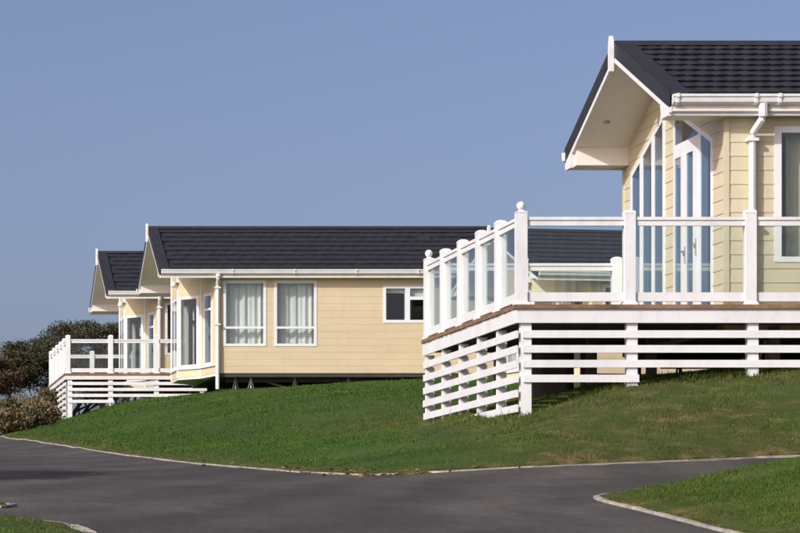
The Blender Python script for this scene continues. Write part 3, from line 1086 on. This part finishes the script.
# ------------------------------------------------------------------ decks
def deck(name, x0, y0, cfg, label):
    """x0, y0: centre line of the front left corner post"""
    z = cfg
    zt = z['top']
    root = empty(name, (x0, y0, gz(x0, y0)))
    ox_, oy_, oz_ = root.location
    pw = 0.067
    fx_, sy_ = z['front'], z['side']
    xe, ye = z['x_end'], sy_[-1]

    def bx(nm, mat, a, b, c, d, e, f, parent=None):
        return obj(nm, MB().box(a - ox_, b - ox_, c - oy_, d - oy_, e - oz_, f - oz_), mat, parent or root)

    def post(x, y, ball=False, dome=False):
        h = z['post_top'] + random.uniform(-.004, .004)
        mb = MB()
        X, Y, Z = x - ox_, y - oy_, -oz_
        ring = lambda r, zz: [(X - r, Y - r, zz + Z), (X + r, Y - r, zz + Z), (X + r, Y + r, zz + Z), (X - r, Y + r, zz + Z)]
        mb.loft([ring(pw + .022, zt), ring(pw + .020, zt + .02), ring(pw, zt + .045), ring(pw, h - 0.01), ring(pw - 0.006, h)])
        p = obj('post', mb, M['white'], root)
        cp = MB()
        r0 = pw + 0.003
        if ball:
            cp.loft([ring(r0, h), ring(r0, h + 0.014), ring(.03, h + .03), ring(.022, h + .055)])
            obj('post_cap', cp, M['white'], p)
            obj('ball_finial', MB().ball((X, Y, h + .09 + Z), .056, 14, 10), M['white'], p, smooth=True)
        else:
            cp.loft([ring(r0, h - .012), ring(r0, h + 0.012), ring(r0 * .72, h + .032), ring(r0 * .3, h + .042)])
            obj('post_cap', cp, M['white'], p)

    def bay(p, q, inset=0.0):
        """rails and pane between two posts"""
        (xa, ya), (xb, yb) = p, q
        along_x = abs(xb - xa) > abs(yb - ya)
        (r1, r0), (b1, b0) = z['rail'], z['low_rail']
        mid = r1 - (r1 - r0) * 0.42

        def seg(nm, mat, half, lo, hi):
            g = pw - 0.002
            if along_x:
                bx(nm, mat, xa + g, xb - g, ya - half, ya + half, lo, hi)
            else:
                bx(nm, mat, xa - half, xa + half, ya + g, yb - g, lo, hi)
        seg('handrail', M['white'], 0.048, mid + 0.006, r1)
        seg('top_rail', M['white'], 0.034, r0, mid)
        seg('low_rail', M['white'], 0.036, b0, b1)
        seg('glass_panel', M['rail_glass'], 0.005, b1 - 0.012, r0 + 0.012)

    fp = [(x, y0) for x in fx_]
    for i, p in enumerate(fp):
        post(*p, ball=(i == 0 and z['balls']))
    for a, b in zip(fp[:-1], fp[1:]):
        bay(a, b)
    sp = [(x0, y) for y in sy_]
    for i, p in enumerate(sp[1:]):
        post(*p, ball=(i == len(sp) - 2 and z['balls']))
    for a, b in zip(sp[:-1], sp[1:]):
        bay(a, b)
    bp = [(x, ye) for x in z['back']]
    for p in bp:
        post(*p)
    for a, b in zip([sp[-1]] + bp[:-1], bp):
        bay(a, b)
    # deck boards, running parallel to the long side
    e0 = x0 - 0.10
    yb0, yb1 = y0 - 0.12, ye + 0.10
    nbd = int((yb1 - yb0) / 0.145)
    wdt = (yb1 - yb0) / nbd
    for k in range(nbd):
        c = yb0 + k * wdt
        x_lim = xe
        hs = z.get('house')
        if hs and c + wdt > hs[1] - 0.03:
            x_lim = hs[0] - 0.04
        bx('deck_board', M['wood'], e0 + random.uniform(-.012, .010), x_lim, c + .003, c + wdt - .003, zt - z['trim'], zt - random.uniform(0, .004))
    # fascia boards
    fz1, fz0 = zt - z['trim'] - 0.002, z['fascia_bottom']
    bx('fascia', M['white'], x0 - .075, xe, y0 - .085, y0 - .055, fz0, fz1)
    bx('fascia', M['white'], x0 - .078, x0 - .05, y0 - .0545, ye + .08, fz0, fz1)
    # joists, inner supports, and an added dark block
    for yj in np.arange(y0 + 0.5, ye, 0.75):
        bx('joist', M['timber_grey'], x0 + .02, min(xe, (z['house'][0] - .05) if z.get('house') and yj > z['house'][1] - .1 else xe), yj - .025, yj + .025, fz0 + .02, zt - z['trim'] - .004)
    for (xs, ys) in z['inner']:
        bx('support_post', M['timber_grey'], xs - .06, xs + .06, ys - .06, ys + .06, gz(xs, ys) - .1, fz0 + .02)
    for (xa, xb, ya) in z.get('added_dark_blocks', ()):
        bx('added_dark_block', M['timber_grey'], xa, xb, ya - .1, ya + .1, gz((xa + xb) / 2, ya) - .15, fz0 + .018)  # added block: darkens the gap under the deck by hiding pale windows behind
    # skirt: legs behind, slats in front
    lw = 0.066
    for i, x in enumerate(fx_):
        xx = x + z['leg_shift'] if i else x + .055
        bx('leg', M['white'], xx - lw, xx + lw, y0 - .046, y0 + .07, gz(xx, y0) - .15, fz0 - .002)
    for y in sy_[1:]:
        bx('leg', M['white'], x0 - .045, x0 + .07, y - lw * .8, y + lw * .8, gz(x0, y) - .15, fz0 - .002)
    sh, pt = z['slat_h'], z['slat_pitch']
    for k, x1 in enumerate(z['slat_ends']):
        t = z['slat_top'] - k * pt
        bx('slat', M['white'], x0 + .012 + random.uniform(-.004, .004), x1, y0 - .072, y0 - .047, t - sh, t)
    for k in range(z['side_slats']):
        t = z['slat_top'] - k * pt - .002
        bx('slat', M['white'], x0 - .073, x0 - .047, y0 - .066 + random.uniform(-.006, .006), ye + .06 + random.uniform(-.015, .03), t - sh, t)
    return tag(root, label, 'deck', 'raised white decks with glass balustrades')


deck('raised_deck', 8.70, 40.0,
     dict(top=3.275, trim=0.052, fascia_bottom=3.046, post_top=4.425, rail=(4.372, 4.264), low_rail=(3.43, 3.318),
          front=[8.70, 10.05, 11.56, 13.07, 14.58], side=[40, 41.22, 42.44, 43.66, 44.88, 46.1], back=[10.05, 11.40], x_end=14.66,
          house=(11.545, 41.0), inner=[(9.6, 43.2), (10.3, 43.0), (11.0, 42.6), (12.1, 40.8), (13.3, 40.8), (9.6, 45.6), (10.6, 45.6), (10.55, 44.4), (11.25, 44.4)],
          added_dark_blocks=[(9.90, 10.40, 45.0)], slat_top=2.954, slat_h=.094, slat_pitch=.1845, slat_ends=[14.6, 14.6, 14.6, 10.16], side_slats=6, leg_shift=.03, balls=True),
     'large raised white deck with glass balustrade and ball-topped corner posts beside the nearest lodge')
deck('raised_deck', 6.867, 90.5,
     dict(top=5.475, trim=0.045, fascia_bottom=5.30, post_top=6.52, rail=(6.44, 6.335), low_rail=(5.62, 5.505),
          front=[6.867, 8.074, 9.37, 10.67], side=[90.5, 91.82, 93.14, 94.46, 95.78, 97.1], back=[8.10, 9.35], x_end=10.75,
          house=(8.7, 91.5), inner=[(8.0, 92.6), (8.4, 94.4), (9.6, 91.2)],
          slat_top=5.232, slat_h=.088, slat_pitch=.168, slat_ends=[11.4, 11.4, 10.9, 8.16], side_slats=7, leg_shift=.0, balls=False),
     'distant white deck with many slats at the left end of the row')


# ------------------------------------------------------------------ trees and scrub
def leaf_cloud(name, centers, radii, counts, size, mat, parent, up=0.3, shear=0.0, jitter=1.0, seed=0):
    r = np.random.default_rng(seed)
    P = []
    for c, rad, n in zip(centers, radii, counts):
        d = r.normal(size=(n, 3))
        d /= np.linalg.norm(d, axis=1)[:, None]
        q = d * (r.random(n) ** 0.45)[:, None] * np.array(rad)
        P.append(q + np.array(c))
    P = np.concatenate(P)
    n = len(P)
    a = r.normal(size=(n, 3))
    a[:, 2] = a[:, 2] * 0.7 + up
    a[:, 0] += shear
    a /= np.linalg.norm(a, axis=1)[:, None]
    b = np.cross(a, r.normal(size=(n, 3)))
    b /= np.linalg.norm(b, axis=1)[:, None]
    s = size * (0.55 + 0.9 * r.random(n))[:, None]
    V = np.stack([P - b * s * 0.28, P + a * s * 0.5 + b * s * 0.05 - b * s * .3, P + a * s, P + b * s * 0.28 + a * s * .35], axis=1).reshape(-1, 3)
    F = np.arange(4 * n).reshape(-1, 4)
    rnd = np.repeat(r.random(n), 4)
    return link(name, raw_mesh(name, V, F, 4, mat, {'rnd': rnd}), None, parent)


def scrub_tree(base, h, spread, lean, mat, label, seed, dens=1.0, tops=None):
    r = random.Random(seed)
    root = empty('scrub_tree', base)
    tr = MB()
    tips = []

    def limb(p, d, ln, rad, lvl):
        pts, rr = [p], [rad]
        q, dd = Vector(p), Vector(d).normalized()
        n = 5
        for i in range(n):
            dd = (dd + Vector((r.uniform(-.28, .28) + lean * .09, r.uniform(-.28, .28), r.uniform(-.1, .16)))).normalized()
            q = q + dd * ln / n
            pts.append(tuple(q))
            rr.append(rad * (1 - .72 * (i + 1) / n))
            if lvl < 3 and i >= 1:
                for _ in range(r.choice((1, 1, 2))):
                    side = Vector((r.uniform(-1, 1) + lean * .5, r.uniform(-1, 1), r.uniform(.0, .7))).normalized()
                    limb(tuple(q), (dd * .5 + side * .8), ln * r.uniform(.42, .6), rr[-1] * .6, lvl + 1)
        tr.tube(pts, rr, 6 if lvl == 0 else 4, False)
        tips.append((tuple(q), lvl))

    for k in range(3):
        t = k - 1
        limb((t * .14, r.uniform(-.1, .1), -.15), (t * .45 * spread / h + lean * .25, r.uniform(-.2, .2), 1), h * r.uniform(.50, .60), h * .026, 0)
    obj('trunk', tr, M['bark'], root)
    cs, rs, ns = [], [], []
    for (x, y, z), lvl in tips:
        if lvl >= 2 and h * .46 < z < h * .92 and r.random() < .7:
            cs.append((x, y, z))
            k = r.uniform(.6, 1.15)
            rs.append((.34 * k * spread / 2, .34 * k * spread / 2, .16 * k * spread / 2))
            ns.append(int(70 * k * dens))
    # wind-shorn canopy: clumps under a sloping, uneven roof line
    for i in range(int(120 * dens)):
        u = r.uniform(-1, 1)
        v = r.uniform(-1, 1)
        if u * u + v * v > 1:
            continue
        prof = (1 - .42 * (u - lean * .25) ** 2 - .25 * v * v)
        z = h * prof * r.uniform(.74, .97)
        k = r.uniform(.5, 1.0)
        cs.append((u * spread + lean * .5, v * spread * .7, z))
        rs.append((.55 * k, .50 * k, .20 * k))
        ns.append(int(230 * k))
    leaf_cloud('crown', cs, rs, ns, 0.075, mat, root, .12, lean * .8, seed=seed)
    return tag(root, label, 'tree', 'windswept trees behind the far lodge')


def tree_at(px, Y, *a, **k):
    x = (px - PX) * Y / FPX
    scrub_tree((x, Y, gz(x, Y)), *a, **k)


tree_at(20, 106, 3.2, 2.3, 0.7, M['leaf_dark'], 'dark windswept scrub tree at the left picture edge', 11)
tree_at(66, 108, 3.95, 2.3, 0.8, M['leaf_dark'], 'tallest dark windswept tree rising just left of the distant deck corner', 23)
tree_at(122, 112, 4.1, 1.4, 0.5, M['leaf_rust'], 'reddish brown tree behind the bow window of the farthest lodge', 31)
tree_at(-42, 104, 2.8, 1.7, 0.6, M['leaf_rust'], 'low rusty scrub tree just outside the left picture edge', 41)
tree_at(90, 118, 3.6, 1.4, 0.5, M['leaf_dark'], 'low dark tree seen through the distant deck railing', 47, dens=.8)


def bush(px, Y, h, sp, mat, label, seed, n=4200, up=1.3):
    x = (px - PX) * Y / FPX
    r = random.Random(seed)
    root = empty('dry_bush', (x, Y, gz(x, Y)))
    st = MB()
    cs, rs, ns = [], [], []
    for i in range(22):
        a, d = r.uniform(0, 6.28), r.uniform(.0, 1) ** .6
        bx_, by_ = d * sp * math.cos(a), d * sp * .8 * math.sin(a)
        hh = h * (1 - .45 * d * d) * r.uniform(.65, 1.05)
        st.tube([(bx_ * .4, by_ * .4, -.08), (bx_ * .8, by_ * .8, hh * .5), (bx_, by_, hh)], [.018, .012, .005], 4, False)
        for t in (.35, .7, 1.0):
            cs.append((bx_ * (.4 + .6 * t), by_ * (.4 + .6 * t), hh * t * .93))
            rs.append((.2, .2, .17))
            ns.append(int(n / 66))
    obj('stems', st, M['bark'], root)
    leaf_cloud('foliage', cs, rs, ns, .085, mat, root, up, 0, seed=seed)
    return tag(root, label, 'bush', 'dry bushes at the end of the road')


bush(38, 84, .66, .5, M['leaf_tan'], 'tan dry bush nearest the distant deck corner', 3)
bush(20, 81, .60, .55, M['leaf_olive'], 'olive brown bramble between two tan bushes above the road end', 4)
bush(3, 80, .72, .6, M['leaf_tan'], 'tan dry bush at the left picture edge', 5)
bush(50, 94, .95, .6, M['leaf_olive'], 'olive bramble tucked behind the distant deck skirt', 6)
bush(28, 92, .9, .8, M['leaf_tan'], 'tall tan bracken at the foot of the dark trees', 8)
bush(5, 90, .95, .8, M['leaf_olive'], 'tall olive bramble at the left edge under the dark trees', 9)
bush(-28, 82, 1.2, .8, M['leaf_tan'], 'tan bush just outside the left picture edge', 10)

# a small round tree standing left of the picture; the edge of its shadow reaches the road in view
def round_tree(x, y, h, rad, label):
    root = empty('round_tree', (x, y, gz(x, y)))
    t = MB().tube([(0, 0, -.1), (.04, .02, h * .3), (0, .05, h * .62)], [.13, .10, .06], 8)
    cs, rs, ns = [], [], []
    r = random.Random(5)
    for i in range(9):
        a = i * .7
        t.tube([(0.02, .03, h * (.3 + .03 * i)), (rad * .4 * math.cos(a), rad * .4 * math.sin(a), h * .6), (rad * .7 * math.cos(a), rad * .7 * math.sin(a), h * .74)], [.05, .03, .01], 5)
    obj('trunk', t, M['bark'], root)
    for i in range(150):
        d = Vector((r.gauss(0, 1), r.gauss(0, 1), r.gauss(0, 1))).normalized() * (rad * r.uniform(.35, .95))
        cs.append((d.x, d.y, h - rad + d.z * .9))
        rs.append((.42, .42, .34))
        ns.append(110)
    leaf_cloud('crown', cs, rs, ns, .13, M['leaf_olive'], root, .4, 0, seed=77)
    tag(root, label, 'tree')


round_tree(-3.7, 34.6, 5.6, 2.0, 'round olive tree left of the picture whose shadow reaches the road')


# ------------------------------------------------------------------ grass and fallen leaves
def grass_blades(n, y0, y1, xlo, xhi, seed, hmul=1.0):
    r = np.random.default_rng(seed)
    y = np.exp(r.uniform(math.log(y0), math.log(y1), n))
    x = (xlo + (xhi - xlo) * r.random(n)) * y / FPX
    z, d, _ = ground_z(x, y, True)
    ok = d > 0.02
    # nothing grows under the floors
    for (a, b, c, e) in ((11.7, 20.2, 41.5, 46.2), (10.3, 17.4, 83.3, 88.2), (9.6, 16.8, 91.6, 96.6)):
        ok &= ~((x > a) & (x < b) & (y > c) & (y < e))
    x, y, z = x[ok], y[ok], z[ok]
    n = len(x)
    dry = dry_amount(x, y)
    clump = 0.75 + 0.5 * np.sin(2.3 * x + 1.7 * np.sin(1.9 * y)) * np.sin(2.1 * y + 1.3 * np.sin(2.7 * x))
    sc = (y / 38.0) ** 0.35
    edge = np.clip(ground_z(x, y, True)[1] / .25, .45, 1)
    h = (0.014 + 0.028 * r.random(n) ** 1.6) * sc * np.clip(clump, .5, 1.5) * hmul * edge
    near_leg = ((np.abs(y - 39.93) < .16) & (x > 8.4)) | ((np.abs(x - 8.62) < .16) & (y > 39.6) & (y < 46.4)) | ((np.abs(y - 90.45) < .25) & (x > 6.6))
    h = np.where(near_leg, h * r.uniform(1.0, 2.4, n), h)
    long = r.random(n) < 0.015
    h = np.where(long, h * 2.0, h)
    w = 0.0050 * (y / 34.0) * (0.7 + 0.8 * r.random(n))
    a = r.uniform(0, 2 * math.pi, n)
    ln = r.uniform(0, .75, n) * h
    b = r.uniform(0, 2 * math.pi, n)
    P = np.column_stack([x, y, z - 0.006])
    D = np.column_stack([np.cos(a), np.sin(a), np.zeros(n)]) * w[:, None]
    T = np.column_stack([np.cos(b) * ln, np.sin(b) * ln, h])
    V = np.stack([P - D, P + D, P + T], axis=1).reshape(-1, 3)
    rnd = np.repeat(r.random(n), 3)
    return V, np.repeat(dry, 3), rnd


sets = [grass_blades(620000, 34.8, 98, 165, 1020, 1), grass_blades(200000, 23.5, 33.8, 740, 1020, 2), grass_blades(26000, 23, 33, 120, 300, 3, .9)]
V = np.concatenate([s_[0] for s_ in sets])
me = raw_mesh('grass', V, np.arange(len(V)).reshape(-1, 3), 3, M['grass'],
              {'dry': np.concatenate([s_[1] for s_ in sets]), 'rnd': np.concatenate([s_[2] for s_ in sets])})
tag(link('grass', me, None), 'short mown grass over the bank and verges', 'grass', kind='stuff')

r = np.random.default_rng(99)
pl = resample(KERB_MAIN, 0.02)
pl = pl[(pl[:, 1] < 50) & (pl[:, 0] < 13)]
w_ = np.exp(-((pl[:, 0] - 6.35) / .45) ** 2) + .05
idx = r.choice(len(pl), 150, p=w_ / w_.sum())
xy = pl[idx] + r.normal(0, .09, (150, 2))
zz, dd, bb = ground_z(xy[:, 0], xy[:, 1], True)
zz = np.where(dd > 0, zz + .012, bb + .01)
a = r.uniform(0, 6.28, 150)
s_ = r.uniform(.018, .042, 150)
u = np.column_stack([np.cos(a), np.sin(a), r.uniform(-.4, .4, 150)]) * s_[:, None]
v = np.column_stack([-np.sin(a), np.cos(a), r.uniform(-.2, .6, 150)]) * s_[:, None] * .6
P = np.column_stack([xy, zz])
V = np.stack([P - u, P - v, P + u, P + v], axis=1).reshape(-1, 3)
me = raw_mesh('fallen_leaves', V, np.arange(len(V)).reshape(-1, 4), 4, M['fallen'], {'rnd': np.repeat(r.random(150), 4)})
tag(link('fallen_leaves', me, None), 'brown fallen leaves gathered along the kerb', 'leaves', kind='stuff')
